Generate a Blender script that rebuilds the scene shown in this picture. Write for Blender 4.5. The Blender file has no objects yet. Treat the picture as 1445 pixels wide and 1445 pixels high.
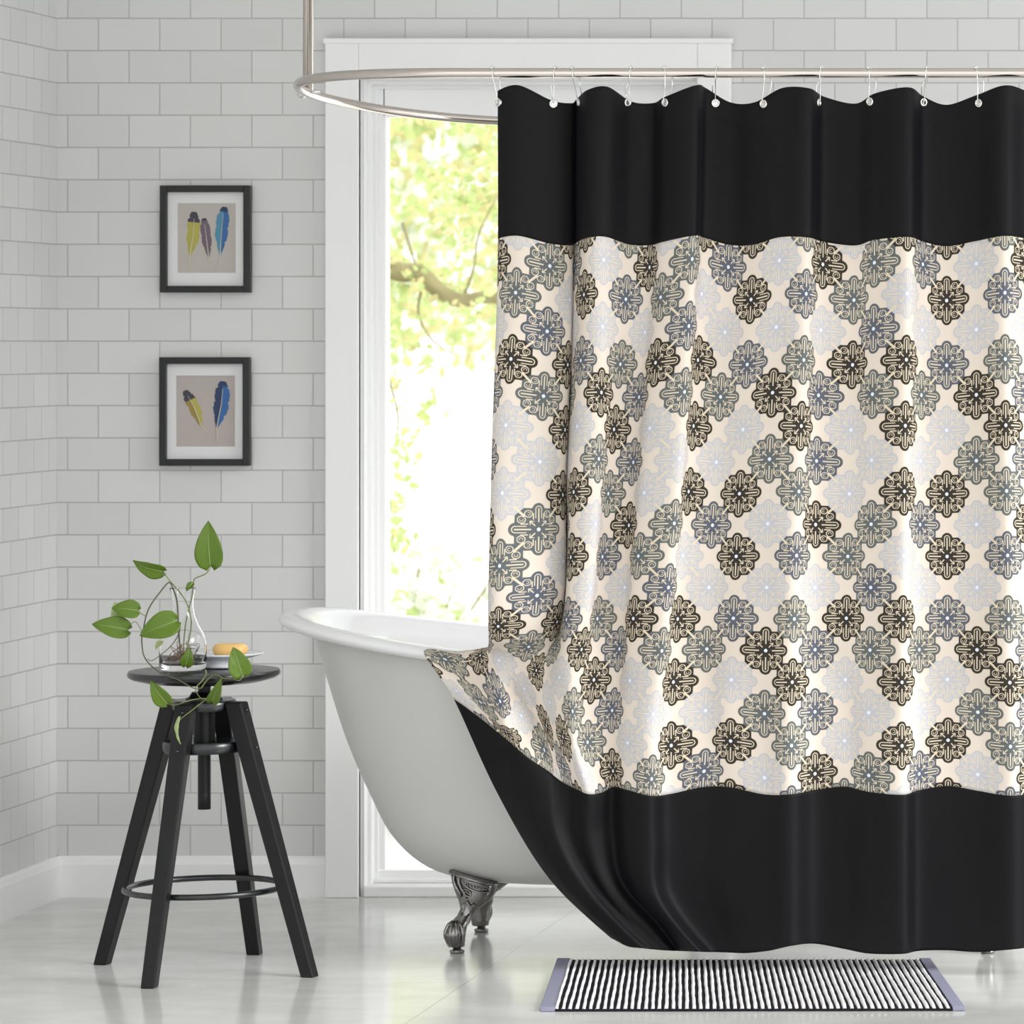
import bpy, bmesh, math, random
import numpy as np
from mathutils import Vector, Matrix, noise
R = random.Random(7)
C = bpy.context.scene.collection
CAMY, CAMZ, F = -9.28, 1.255, 5800.0
PI = math.pi

def at(px, py, y):
    "point of the photograph at room depth y (wall = 0)"
    d = y - CAMY
    return Vector(((px-2000)*d/F, y, CAMZ-(py-481)*d/F))

# ------------------------------------------------------------------ materials
def lin(c):
    return tuple(((v/255)/12.92 if v/255 <= .04045 else ((v/255+.055)/1.055)**2.4) for v in c)+(1,)
def mat(name, col, rough=.5, metal=0, spec=.5, **kw):
    m = bpy.data.materials.new(name); m.use_nodes = True
    b = m.node_tree.nodes['Principled BSDF']
    b.inputs['Base Color'].default_value = lin(col)
    b.inputs['Roughness'].default_value = rough
    b.inputs['Metallic'].default_value = metal
    b.inputs['Specular IOR Level'].default_value = spec
    for k, v in kw.items(): b.inputs[k.replace('_', ' ')].default_value = v
    return m
class N:
    "tiny node helper"
    def __init__(s, m): s.t = m.node_tree; s.n = s.t.nodes; s.l = s.t.links; s.b = s.n['Principled BSDF']
    def new(s, typ, **kw):
        n = s.n.new(typ)
        for k, v in kw.items(): setattr(n, k, v)
        return n
    def link(s, a, b): s.l.new(a, b)
    def m(s, op, a, b=None, c=None, clamp=False):
        n = s.n.new('ShaderNodeMath'); n.operation = op; n.use_clamp = clamp
        for i, v in enumerate((a, b, c)):
            if v is None: continue
            if isinstance(v, (int, float)): n.inputs[i].default_value = v
            else: s.l.new(v, n.inputs[i])
        return n.outputs[0]
    def mix(s, f, a, b):
        n = s.n.new('ShaderNodeMix'); n.data_type = 'RGBA'
        for sock, v in ((n.inputs[0], f), (n.inputs[6], a), (n.inputs[7], b)):
            if isinstance(v, (int, float, tuple)): sock.default_value = v
            else: s.l.new(v, sock)
        return n.outputs[2]
    def noise(s, scale, detail=3, vec=None, dist=0):
        n = s.n.new('ShaderNodeTexNoise'); n.inputs['Scale'].default_value = scale
        n.inputs['Detail'].default_value = detail; n.inputs['Distortion'].default_value = dist
        if vec is not None: s.l.new(vec, n.inputs['Vector'])
        return n.outputs['Fac']
    def bump(s, h, dist, strength=1.0):
        n = s.n.new('ShaderNodeBump'); n.inputs['Distance'].default_value = dist
        n.inputs['Strength'].default_value = strength
        s.l.new(h, n.inputs['Height']); s.l.new(n.outputs[0], s.b.inputs['Normal'])

def tile_mat(name, uaxis, u0, bw, z0, rowh, tone):
    m = mat(name, (200, 200, 198), .22)
    k = N(m); g = k.new('ShaderNodeNewGeometry'); sp = k.new('ShaderNodeSeparateXYZ')
    k.link(g.outputs['Position'], sp.inputs[0])
    cb = k.new('ShaderNodeCombineXYZ')
    k.link(k.m('SUBTRACT', sp.outputs[uaxis], u0), cb.inputs[0])
    k.link(k.m('SUBTRACT', sp.outputs[2], z0), cb.inputs[1])
    br = k.new('ShaderNodeTexBrick'); br.offset = .5; br.squash = 1
    k.link(cb.outputs[0], br.inputs['Vector'])
    br.inputs['Scale'].default_value = 1
    br.inputs['Brick Width'].default_value = bw; br.inputs['Row Height'].default_value = rowh
    br.inputs['Mortar Size'].default_value = .0014; br.inputs['Mortar Smooth'].default_value = .25
    br.inputs['Color1'].default_value = lin(tone); br.inputs['Color2'].default_value = lin(tuple(v+7 for v in tone))
    br.inputs['Mortar'].default_value = lin(tuple(v-26 for v in tone))
    n1 = k.noise(3.0, 3, g.outputs['Position'])
    k.link(k.mix(k.m('MULTIPLY', n1, .12), br.outputs['Color'], lin((190, 188, 178))), k.b.inputs['Base Color'])
    n2 = k.noise(14, 2, g.outputs['Position'])
    h = k.m('ADD', k.m('SUBTRACT', 1, br.outputs['Fac']), k.m('MULTIPLY', n2, .25))
    k.bump(h, .0022, .9)
    return m

def floor_mat():
    m = mat('pale_stone', (205, 205, 200), .16)
    k = N(m); g = k.new('ShaderNodeNewGeometry'); P = g.outputs['Position']
    mp = k.new('ShaderNodeMapping'); mp.inputs['Scale'].default_value = (1.0, 1.6, 1); k.link(P, mp.inputs[0])
    n1 = k.noise(1.6, 5, mp.outputs[0], .6); n2 = k.noise(7, 6, mp.outputs[0], .4)
    v = k.m('ADD', k.m('MULTIPLY', n1, .6), k.m('MULTIPLY', n2, .4))
    rp = k.new('ShaderNodeValToRGB'); k.link(v, rp.inputs[0])
    e = rp.color_ramp.elements; e[0].position = .38; e[0].color = lin((198, 198, 194)); e[1].position = .62; e[1].color = lin((217, 217, 215))
    sp = k.new('ShaderNodeSeparateXYZ'); k.link(P, sp.inputs[0])
    cb = k.new('ShaderNodeCombineXYZ'); k.link(k.m('ADD', sp.outputs[0], 1.86+12), cb.inputs[0]); k.link(k.m('ADD', sp.outputs[1], 1.20+12), cb.inputs[1])
    br = k.new('ShaderNodeTexBrick'); br.offset = 0; k.link(cb.outputs[0], br.inputs['Vector'])
    for nm, vv in (('Scale', 1), ('Brick Width', 1.2), ('Row Height', .6), ('Mortar Size', .0012), ('Mortar Smooth', .3)): br.inputs[nm].default_value = vv
    k.link(k.mix(k.m('MULTIPLY', br.outputs['Fac'], .55), rp.outputs[0], lin((130, 130, 126))), k.b.inputs['Base Color'])
    k.link(k.m('ADD', .06, k.m('MULTIPLY', n1, .16)), k.b.inputs['Roughness'])
    k.bump(k.m('ADD', k.m('MULTIPLY', n1, .5), k.m('SUBTRACT', 1, br.outputs['Fac'])), .0009, .5)
    return m

def cloth_print():
    m = mat('printed_cotton', (240, 228, 210), .8, 0, .2)
    k = N(m); M = k.m
    uv = k.new('ShaderNodeUVMap'); uv.uv_map = 'UVMap'
    sp = k.new('ShaderNodeSeparateXYZ'); k.link(uv.outputs[0], sp.inputs[0])
    U = M('MULTIPLY', sp.outputs[0], 100); V = M('MULTIPLY', sp.outputs[1], 100)
    s = M('MULTIPLY', U, .5)
    fi = M('FLOOR', M('ADD', s, V)); fj = M('FLOOR', M('SUBTRACT', s, V))
    kk = M('ADD', M('ADD', fi, fj), 1); rr = M('MULTIPLY', M('SUBTRACT', fi, fj), .5)
    n = M('FLOOR', M('ADD', rr, .5001))
    idx = M('ADD', M('MULTIPLY', M('FLOORED_MODULO', M('ADD', kk, 64), 8) if False else M('MODULO', M('ADD', kk, 64), 8), 4), M('MODULO', M('ADD', n, 64), 4))
    rp = k.new('ShaderNodeValToRGB'); cr = rp.color_ramp; cr.interpolation = 'CONSTANT'
    tab = ['PGKP', 'GSGP', 'KPKK', 'SPGP', 'KKSP', 'PPKG', 'GSGK', 'KPSS']
    col = {'K': lin((24, 20, 22)), 'S': lin((80, 88, 104)), 'G': lin((88, 96, 100)), 'P': lin((192, 192, 199))}
    seq = ''.join(tab)
    cr.elements[0].position = 0; cr.elements[0].color = col[seq[0]]
    cr.elements[1].position = 1/32; cr.elements[1].color = col[seq[1]]
    for i in range(2, 32):
        e = cr.elements.new(i/32); e.color = col[seq[i]]
    k.link(M('MULTIPLY_ADD', idx, 1/32, .5/32), rp.inputs[0])
    q = .0475
    dx = M('MULTIPLY', M('ABSOLUTE', M('SUBTRACT', U, kk)), .063/q)
    dy = M('MULTIPLY', M('ABSOLUTE', M('SUBTRACT', V, rr)), .127/q)
    X = M('MAXIMUM', dx, dy); Y = M('MINIMUM', dx, dy)
    def dist(cx, cy, X_=X, Y_=Y):
        a = M('SUBTRACT', X_, cx); b = M('SUBTRACT', Y_, cy)
        return M('SQRT', M('ADD', M('MULTIPLY', a, a), M('MULTIPLY', b, b)))
    W = .02
    def lt(d, r):   # soft step: 1 inside
        return M('MULTIPLY_ADD', M('SUBTRACT', r, d), 1/W, .5, clamp=True)
    def capx(x0, x1):   # distance to a segment on the axis
        a = M('SUBTRACT', X, M('MINIMUM', M('MAXIMUM', X, x0), x1))
        return M('SQRT', M('ADD', M('MULTIPLY', a, a), M('MULTIPLY', Y, Y)))
    h = .70710678
    A = M('MULTIPLY', M('ADD', X, Y), h); B = M('MULTIPLY', M('SUBTRACT', X, Y), h)
    def capd(a0, a1, b0=0):
        a = M('SUBTRACT', A, M('MINIMUM', M('MAXIMUM', A, a0), a1)); b = M('SUBTRACT', B, b0)
        return M('SQRT', M('ADD', M('MULTIPLY', a, a), M('MULTIPLY', b, b)))
    r = dist(0, 0)
    OR = lambda *a: a[0] if len(a) == 1 else M('MAXIMUM', a[0], OR(*a[1:]))
    # scalloped outline: lobe on each axis joined to the ring
    lobe = M('SUBTRACT', dist(.77, 0), .20)
    ring = M('MAXIMUM', M('SUBTRACT', X, .76), M('SUBTRACT', A, .93))
    sd = M('SMOOTH_MIN', lobe, ring, .07)
    fill = lt(sd, .05)
    fing = M('MULTIPLY', lt(M('ABSOLUTE', M('SUBTRACT', capx(.30, .78), .120)), .017), lt(M('SUBTRACT', .43, X), .0))
    curl = dist(.595, .37)
    around = M('MULTIPLY', lt(M('ABSOLUTE', M('SUBTRACT', curl, .128)), .0155), lt(M('SUBTRACT', M('MULTIPLY_ADD', X, .6, M('MULTIPLY', Y, 1.0)), .93), 0))
    spiral = M('MULTIPLY', lt(M('ABSOLUTE', M('SUBTRACT', curl, .055)), .010), lt(M('SUBTRACT', Y, .40), 0))
    join = lt(M('MAXIMUM', M('ABSOLUTE', M('SUBTRACT', Y, .205)), M('SUBTRACT', M('ABSOLUTE', M('SUBTRACT', X, .50)), .10)), .02)
    cream = OR(lt(capx(.30, .80), .026), fing, around, spiral, join, lt(capd(.21, .44), .022), lt(capd(.74, 1.3), .042),
               M('MULTIPLY', lt(M('ABSOLUTE', M('SUBTRACT', B, M('MULTIPLY', M('SUBTRACT', .46, A), .8))), .020), lt(M('ABSOLUTE', M('SUBTRACT', A, .40)), .06)))
    cream = M('MAXIMUM', M('MULTIPLY', cream, lt(sd, -.03)), lt(capd(.74, 1.3), .042))
    dark = M('MULTIPLY', fill, M('SUBTRACT', 1, cream))
    inside = lt(sd, .075)
    link = lt(capd(.80, 1.2), .05)
    ground = k.mix(M('MAXIMUM', M('MULTIPLY', inside, .85), link), lin((222, 210, 198)), lin((222, 208, 182)))
    c = k.mix(dark, ground, rp.outputs[0])
    c = k.mix(lt(r, .075), c, lin((225, 232, 244)))
    # linen weave
    wv = k.noise(420, 1); k.link(k.mix(M('MULTIPLY', wv, .10), c, lin((205, 190, 165))), k.b.inputs['Base Color'])
    k.bump(wv, .0003, .3)
    return m

def leaf_mat(name, c1, c2, sub=.25):
    m = mat(name, c1, .4)
    k = N(m); n = k.noise(60, 3)
    k.link(k.mix(n, lin(c1), lin(c2)), k.b.inputs['Base Color'])
    tr = k.new('ShaderNodeBsdfTranslucent'); tr.inputs[0].default_value = lin(c2)
    mx = k.new('ShaderNodeMixShader'); mx.inputs[0].default_value = sub
    out = k.n['Material Output']; k.link(k.b.outputs[0], mx.inputs[1]); k.link(tr.outputs[0], mx.inputs[2]); k.link(mx.outputs[0], out.inputs[0])
    return m

def noisy(m, c1, c2, sc, bump=0, dist=.001):
    k = N(m); g = k.new('ShaderNodeTexCoord'); n = k.noise(sc, 4, g.outputs['Object'])
    k.link(k.mix(n, lin(c1), lin(c2)), k.b.inputs['Base Color'])
    if bump: k.bump(n, dist, bump)
    return m

# u0: x of a joint in the row above z0
TILEB = tile_mat('white_metro_tile', 0, (95.5-2000)/625-50*.13856, .13856, .1612-60*.07288*0-4.3728, .07288, (213, 213, 212))
TILEL = tile_mat('white_metro_tile_side', 1, -12.012, .1005, .1612-4.3728, .07288, (214, 214, 213))
FLOOR = floor_mat()
WHITE = noisy(mat('white_gloss_paint', (232, 232, 230), .35), (242, 242, 241), (246, 246, 245), 3)
CEIL = mat('white_ceiling_paint', (235, 235, 232), .8)
FRAMEW = mat('white_window_paint', (250, 250, 250), .3)
CHROME = mat('brushed_nickel', (205, 196, 190), .16, 1)
WIRE = mat('bright_steel_wire', (225, 225, 222), .25, 1)
CLAW = noisy(mat('dark_polished_nickel', (150, 148, 145), .17, 1), (96, 95, 94), (170, 168, 165), 40, .5, .003)
BLACKW = noisy(mat('black_painted_wood', (30, 30, 32), .45, 0, .3), (12, 12, 13), (20, 20, 21), 30, .15, .0005)
BLACKM = mat('black_metal', (18, 19, 22), .25, 0, .6)
ENOUT = noisy(mat('shaded_white_enamel', (205, 205, 202), .3), (200, 200, 197), (208, 208, 205), 4)  # white enamel greyed: shade on the tub's side is put into the colour
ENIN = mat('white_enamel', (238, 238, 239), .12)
BLACKC = mat('black_cotton', (9, 8, 11), .62, 0, .2, Sheen_Weight=.06, Sheen_Roughness=.35)
k_ = N(BLACKC); BLACKC.node_tree.nodes['Principled BSDF'].inputs['Sheen Tint'].default_value = lin((150, 150, 175))
k_.bump(k_.noise(500, 1), .0003, .25)
PRINT = cloth_print()
GROM = mat('nickel_grommet', (225, 222, 218), .2, 1)
LEAF = leaf_mat('pothos_leaf', (82, 112, 24), (112, 142, 40))
LEAFP = leaf_mat('pale_pothos_leaf', (170, 190, 120), (196, 208, 160))
STEM = mat('green_stem', (120, 130, 70), .5)
STEMB = mat('brown_stem', (84, 84, 58), .6)
ROOT = mat('brown_root', (120, 84, 52), .6)
GLASS = mat('clear_glass', (255, 255, 255), .0, 0, .5, Transmission_Weight=1.0, IOR=1.3)
CERAM = mat('white_ceramic', (225, 228, 232), .15)
SOAP = mat('honey_soap', (232, 190, 120), .35, 0, .5, Subsurface_Weight=.4)
SOAP.node_tree.nodes['Principled BSDF'].inputs['Subsurface Radius'].default_value = (.01, .006, .002)
MATW = mat('white_chenille', (250, 249, 250), .95, 0, .1); MATK = mat('black_chenille', (34, 32, 38), .95, 0, .1)
BAND = noisy(mat('grey_blue_twill', (140, 140, 165), .9, 0, .1), (134, 134, 154), (148, 148, 167), 300)
FRK = mat('black_frame_wood', (14, 14, 16), .35)
PAPER = mat('white_mat_board', (226, 226, 226), .8)
ARTA = noisy(mat('greige_print', (186, 180, 172), .7), (182, 176, 168), (192, 186, 180), 30)
ARTB = noisy(mat('mauve_print', (180, 170, 166), .7), (176, 166, 162), (186, 176, 172), 30)

# ------------------------------------------------------------------ mesh helpers
def smooth(me, on=True):
    me.polygons.foreach_set('use_smooth', [on]*len(me.polygons))
def obj(name, verts, faces, ms, parent=None, sm=True, mi=None):
    me = bpy.data.meshes.new(name); me.from_pydata([tuple(v) for v in verts], [], faces)
    for m in (ms if isinstance(ms, (list, tuple)) else [ms]): me.materials.append(m)
    if mi is not None: me.polygons.foreach_set('material_index', mi)
    smooth(me, sm); me.update()
    o = bpy.data.objects.new(name, me); C.objects.link(o)
    if parent:
        o.parent = parent
        w = Vector((0, 0, 0)); q = parent
        while q: w += q.location; q = q.parent
        me.transform(Matrix.Translation(-w))      # geometry was given in room coordinates
    return o
def thing(name, label, cat, loc=(0, 0, 0), group=None):
    o = bpy.data.objects.new(name, None); C.objects.link(o); o.location = loc; o.empty_display_size = .05
    o['label'] = label; o['category'] = cat
    if group: o['group'] = group
    return o
def tag(o, label, cat, group=None):
    o['label'] = label; o['category'] = cat
    if group: o['group'] = group
    return o
def struct(o): o['kind'] = 'structure'; return o
def rooted(o, p):
    "put the origin of a single-mesh thing at its base"
    o.data.transform(Matrix.Translation(-Vector(p))); o.location = p; return o
class MB:
    def __init__(s): s.v = []; s.f = []; s.m = []
    def add(s, v, f, m=0):
        n = len(s.v); s.v += [Vector(p) for p in v]; s.f += [tuple(i+n for i in q) for q in f]; s.m += [m]*len(f); return s
    def box(s, a, b, m=0):
        x0, y0, z0 = a; x1, y1, z1 = b
        v = [(x0,y0,z0),(x1,y0,z0),(x1,y1,z0),(x0,y1,z0),(x0,y0,z1),(x1,y0,z1),(x1,y1,z1),(x0,y1,z1)]
        return s.add(v, [(0,3,2,1),(4,5,6,7),(0,1,5,4),(1,2,6,5),(2,3,7,6),(3,0,4,7)], m)
    def tube(s, pts, r, n=8, m=0, closed=False, cap=True):
        pts = [Vector(p) for p in pts]; L = len(pts); rs = r if isinstance(r, (list, tuple)) else [r]*L
        V = []; up = None
        for i, p in enumerate(pts):
            if closed: t = pts[(i+1) % L]-pts[i-1]
            else: t = pts[min(i+1, L-1)]-pts[max(i-1, 0)]
            t.normalize()
            if up is None:
                up = Vector((0, 0, 1)) if abs(t.z) < .9 else Vector((1, 0, 0))
            up = (up-t*up.dot(t)); up.normalize(); w = t.cross(up)
            for j in range(n):
                a = 2*PI*j/n; V.append(p+(up*math.cos(a)+w*math.sin(a))*rs[i])
        Fc = []
        for i in range(L if closed else L-1):
            for j in range(n):
                a = i*n+j; b = i*n+(j+1) % n; c = ((i+1) % L)*n+(j+1) % n; d = ((i+1) % L)*n+j
                Fc.append((a, b, c, d))
        if not closed and cap:
            Fc.append(tuple(reversed(range(n)))); Fc.append(tuple(range((L-1)*n, L*n)))
        return s.add(V, Fc, m)
    def lathe(s, c, prof, n=32, m=0, cap=True):
        V = []; Fc = []; c = Vector(c)
        for r, z in prof:
            for j in range(n): V.append(c+Vector((r*math.cos(2*PI*j/n), r*math.sin(2*PI*j/n), z)))
        for i in range(len(prof)-1):
            for j in range(n):
                Fc.append((i*n+j, i*n+(j+1) % n, (i+1)*n+(j+1) % n, (i+1)*n+j))
        if cap: Fc.append(tuple(reversed(range(n)))); Fc.append(tuple(range((len(prof)-1)*n, len(prof)*n)))
        return s.add(V, Fc, m)
    def ball(s, c, r, m=0, n=12, sc=(1, 1, 1)):
        V = []; Fc = []; c = Vector(c); k = n//2
        for i in range(k+1):
            a = PI*i/k
            for j in range(n): V.append(c+Vector((r*sc[0]*math.sin(a)*math.cos(2*PI*j/n), r*sc[1]*math.sin(a)*math.sin(2*PI*j/n), r*sc[2]*math.cos(a))))
        for i in range(k):
            for j in range(n): Fc.append((i*n+j, (i+1)*n+j, (i+1)*n+(j+1) % n, i*n+(j+1) % n))
        return s.add(V, Fc, m)
    def build(s, name, ms, parent=None, sm=True, bevel=0, origin=None):
        o = obj(name, s.v, s.f, ms, parent, sm, s.m)
        if origin is not None: rooted(o, origin)
        if sm and len(s.f):
            pass
        if bevel:
            b = o.modifiers.new('b', 'BEVEL'); b.width = bevel; b.segments = 2; b.limit_method = 'ANGLE'; b.angle_limit = .6
        return o
def sharp(o, ang=40):
    "edges steeper than ang read as edges"
    bm = bmesh.new(); bm.from_mesh(o.data); bmesh.ops.remove_doubles(bm, verts=bm.verts, dist=1e-6)
    for e in bm.edges:
        if len(e.link_faces) == 2 and e.calc_face_angle(0) > math.radians(ang): e.smooth = False
    bm.to_mesh(o.data); bm.free(); return o
def cr(pts, n):
    "catmull-rom through points"
    pts = [Vector(p) for p in pts]; out = []
    P = [pts[0]*2-pts[1]]+pts+[pts[-1]*2-pts[-2]]
    for i in range(1, len(P)-2):
        a, b, c, d = P[i-1:i+3]
        for j in range(n):
            t = j/n
            out.append(.5*((2*b)+(c-a)*t+(2*a-5*b+4*c-d)*t*t+(3*b-a-3*c+d)*t**3))
    out.append(pts[-1]); return out

# ------------------------------------------------------------------ room
XL = -3.072; XR = 2.2; YF = -5.5; H = 3.0
WX0, WX1 = (485-2000)/625, (1008-2000)/625      # opening in the back wall
WZ = CAMZ+(481-80)/625                          # its head
T = .22
m = MB(); m.box((XL-.2, YF-6, -.05), (XR, T, 0)); struct(m.build('floor', FLOOR, sm=False))
m = MB(); m.box((XL-.2, YF+1.2, H), (XR, T, H+.1)); struct(m.build('ceiling', CEIL, sm=False))
m = MB(); m.box((XL-.2, YF, 0), (XL, T, H)); struct(m.build('wall_left', TILEL, sm=False))
m = MB(); m.box((XL, 0, 0), (WX0, T, H)); m.box((WX1, 0, 0), (XR, T, H)); m.box((WX0, 0, WZ), (WX1, T, H))
struct(m.build('wall_back', TILEB, sm=False))
# baseboards with a small ogee on top
def baseboard(name, pts):   # pts: profile extrude from a to b, n = outward
    a, b, n = [Vector(p) for p in pts]
    prof = [(0, 0), (.016, 0), (.016, .074), (.013, .080), (.011, .087), (.005, .0925), (0, .0925)]
    V = []
    for e in (a, b):
        for u, z in prof: V.append(e+n*u+Vector((0, 0, z)))
    L = len(prof); Fc = [(i, (i+1) % L, (i+1) % L+L, i+L) for i in range(L)]+[tuple(range(L))[::-1], tuple(range(L, 2*L))]
    return struct(obj(name, V, Fc, WHITE, None, False))
CX0, CX1 = (462-2000)/625, (1033-2000)/625
baseboard('baseboard_back', ((XL, 0, 0), (CX0, 0, 0), (0, -1, 0)))
baseboard('baseboard_right', ((CX1, 0, 0), (XR, 0, 0), (0, -1, 0)))
baseboard('baseboard_left', ((XL, YF, 0), (XL, 0, 0), (1, 0, 0)))
# garden window down to the floor
win = thing('window_1', '', ''); del win['label']; del win['category']; struct(win); win.location = ((CX0+CX1)/2, 0, 0)
CI0, CI1 = (509-2000)/625, (986-2000)/625
CT = CAMZ+(481-55)/625; CIT = CAMZ+(481-108)/625
m = MB()
m.box((CX0, -.022, 0), (CI0, 0, CT)); m.box((CI1, -.022, 0), (CX1, 0, CT)); m.box((CI0, -.022, CIT), (CI1, 0, CT))
m.box((CX0-.004, -.026, CT-.012), (CX1+.004, 0, CT))
m.build('casing', WHITE, win, False, .0025)
m = MB()   # stepped jambs and head
steps = [(0, -.014, .03), (.008, .0, .06), (.016, .03, .10), (.024, .06, .13)]
for off, y0, y1 in steps[::-1]:
    m.box((WX0, y0, 0), (CI0+off, y1, CIT-off)); m.box((CI1-off, y0, 0), (WX1, y1, CIT-off)); m.box((CI0-.02, y0, CIT-off), (CI1+.02, y1, WZ+.0))
m.build('jamb', FRAMEW, win, False)
GX0, GX1 = CI0+.032, CI1-.032
zs = lambda py, y: CAMZ-(py-481)*(y-CAMY)/F
m = MB()   # leaf: stiles, head rail, lower panel and sill
m.box((CI0+.02, .07, .04), (GX0+.006, .115, CIT)); m.box((GX1-.006, .07, .04), (CI1-.02, .115, CIT))
m.box((GX0, .07, zs(165, .07)), (GX1, .115, CIT-.018)); m.box((CI0+.02, .065, .03), (CI1-.02, .118, .052))
m.box((GX0, .072, zs(1160, .08)), (GX1, .118, zs(1148, .08)))
m.build('window_frame', FRAMEW, win, False, .002)
panel_glow = mat('translucent_white_panel', (244, 244, 242), .35)  # translucency added so the panel and the floor before it look brighter
k = N(panel_glow); tr = k.new('ShaderNodeBsdfTranslucent'); tr.inputs[0].default_value = (.93, .93, .92, 1); mx = k.new('ShaderNodeMixShader'); mx.inputs[0].default_value = .38
k.link(k.b.outputs[0], mx.inputs[1]); k.link(tr.outputs[0], mx.inputs[2]); k.link(mx.outputs[0], k.n['Material Output'].inputs[0])
P_ = [(GX0-.004, .094, .045), (GX1+.004, .094, .045), (GX1+.004, .094, zs(1150, .08)), (GX0-.004, .094, zs(1150, .08))]
o = obj('lower_panel', P_, [(0, 1, 2, 3)], panel_glow, win, False)
o['label'] = 'milky white panel below the clear pane'
m = MB(); m.box((CI0+.008, -.01, 0), (CI1-.008, .13, .024)); m.box((CI0+.012, .05, .024), (CI1-.012, .12, .034))
m.build('threshold', WHITE, win, False, .003)
pane = mat('window_glass', (255, 255, 255), 0)
k = N(pane); tr = k.new('ShaderNodeBsdfTransparent'); gl = k.new('ShaderNodeBsdfGlossy'); gl.inputs['Roughness'].default_value = .02
mx = k.new('ShaderNodeMixShader'); fr = k.new('ShaderNodeFresnel'); fr.inputs[0].default_value = 1.25
k.link(fr.outputs[0], mx.inputs[0]); k.link(tr.outputs[0], mx.inputs[1]); k.link(gl.outputs[0], mx.inputs[2]); k.link(mx.outputs[0], k.n['Material Output'].inputs[0])
m = MB(); m.box((GX0, .092, zs(1150, .09)), (GX1, .097, zs(163, .09))); m.build('window_pane', pane, win, False)

# ------------------------------------------------------------------ garden
LAWN = noisy(mat('pale_gravel', (225, 225, 215), .9), (215, 216, 205), (235, 235, 228), 3)
m = MB(); m.box((-14, T, -.35), (14, 30, -.15)); g = struct(m.build('ground', LAWN, sm=False))
BARK = noisy(mat('pale_bark', (165, 155, 115), .9), (118, 110, 74), (150, 142, 100), 14, .6, .01)
GL1 = leaf_mat('sunlit_leaf', (164, 184, 112), (184, 198, 132), .45)
GL2 = leaf_mat('autumn_leaf', (190, 184, 124), (204, 196, 144), .45)
GL3 = leaf_mat('grey_leaf', (198, 204, 184), (214, 218, 202), .3)
def leafcloud(name, pts, size, ms, parent, wts):
    V = []; Fc = []; mi = []
    for p in pts:
        s = size*R.uniform(.6, 1.3)
        d = Vector((R.gauss(0, 1), R.gauss(0, 1), R.gauss(0, .8)-.4)).normalized()
        n = Vector((R.gauss(0, .8), R.gauss(-.6, .8), R.gauss(.5, .6))); w = d.cross(n).normalized(); u = w.cross(d)
        b = len(V)
        V += [p, p+d*s*.35+w*s*.32, p+d*s*.75+w*s*.22, p+d*s, p+d*s*.75-w*s*.22, p+d*s*.35-w*s*.32, p+d*s*.5+u*s*.08]
        for i in range(6): Fc.append((b+i, b+(i+1) % 6, b+6)); 
        q = R.random(); acc = 0; j = 0
        for j, wt in enumerate(wts):
            acc += wt
            if q < acc: break
        mi += [j]*6
    return obj(name, V, Fc, ms, parent, True, mi)
def clusters(n, fx, per, sp):
    out = []
    for _ in range(n):
        c = fx()
        if c is None: continue
        for _ in range(per): out.append(c+Vector((R.gauss(0, sp), R.gauss(0, sp), R.gauss(0, sp*.7))))
    return out
tree = thing('garden_tree', 'leafy yellow-green tree with a crooked bough outside the window', 'tree', (-4.6, 3.4, -.15))
m = MB(); tp = cr([(-4.6, 3.4, -.2), (-4.5, 3.4, .6), (-4.35, 3.3, 1.2), (-4.4, 3.3, 2.2), (-4.2, 3.4, 3.4)], 8)
m.tube(tp, [.13-.0022*i for i in range(len(tp))], 12); m.build('trunk', BARK, tree)
Yb = 3.0
def bpt(x, y, yy=Yb): return at(x, y, yy)
m = MB()
bp = cr([Vector((-4.36, 3.3, 1.35)), bpt(470, 352), bpt(530, 372), bpt(566, 384), bpt(592, 386), bpt(622, 412), bpt(652, 424), bpt(700, 420), bpt(790, 440), bpt(900, 425), bpt(1030, 450)], 6)
m.tube(bp, [max(.008,   .039-.0005*i) for i in range(len(bp))], 10)
m.build('branch', BARK, tree)
for pl in ([(568, 314), (576, 340), (584, 366), (592, 386)], [(546, 165), (548, 200), (543, 240), (530, 290), (522, 340)], [(535, 500), (550, 540), (562, 590), (556, 640)],
           [(530, 372), (528, 430), (534, 500), (540, 560), (545, 640), (550, 700), (556, 780)], [(652, 424), (668, 380), (676, 330), (700, 280)], [(600, 392), (590, 440), (610, 480), (640, 500)]):
    m = MB(); q = cr([bpt(x, y, Yb+.02) for x, y in pl], 5); m.tube(q, [.005-.003*i/len(q) for i in range(len(q))], 6); m.build('twig', BARK, tree)
def upper():
    x = R.uniform(430, 1100); y = R.uniform(60, 440) if R.random() < .8 else R.uniform(380, 520)
    if R.random() < .18+max(0, (y-330)/300): return None
    return at(x, y, R.uniform(2.88, 4.4))
def hang():
    x = R.gauss(548, 20); y = R.uniform(430, 790)
    if y > 500 and R.random() < .25: return None
    if R.random() < .25: x = R.uniform(520, 700); y = R.uniform(430, 680)
    return at(x, y, R.uniform(2.7, 3.3))
leafcloud('foliage', clusters(520, upper, 14, .035)+clusters(48, hang, 9, .03), .036, [GL1, GL2], tree, (.6, .4))
tree2 = thing('distant_tree', 'hazy pale tree crown far behind the crooked bough', 'tree', (-3.9, 11, -.15))
m = MB(); m.tube([(-3.9, 11, -.2), (-3.8, 11, 1.0), (-3.6, 11, 3.2)], [.16, .13, .08], 12); m.build('trunk', BARK, tree2)
def far():
    x = R.uniform(380, 1150); y = R.uniform(20, 480)
    return at(x, y, R.uniform(10, 12.5))
leafcloud('foliage', clusters(330, far, 14, .11), .10, [GL1, GL2, GL3], tree2, (.4, .3, .3))
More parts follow.
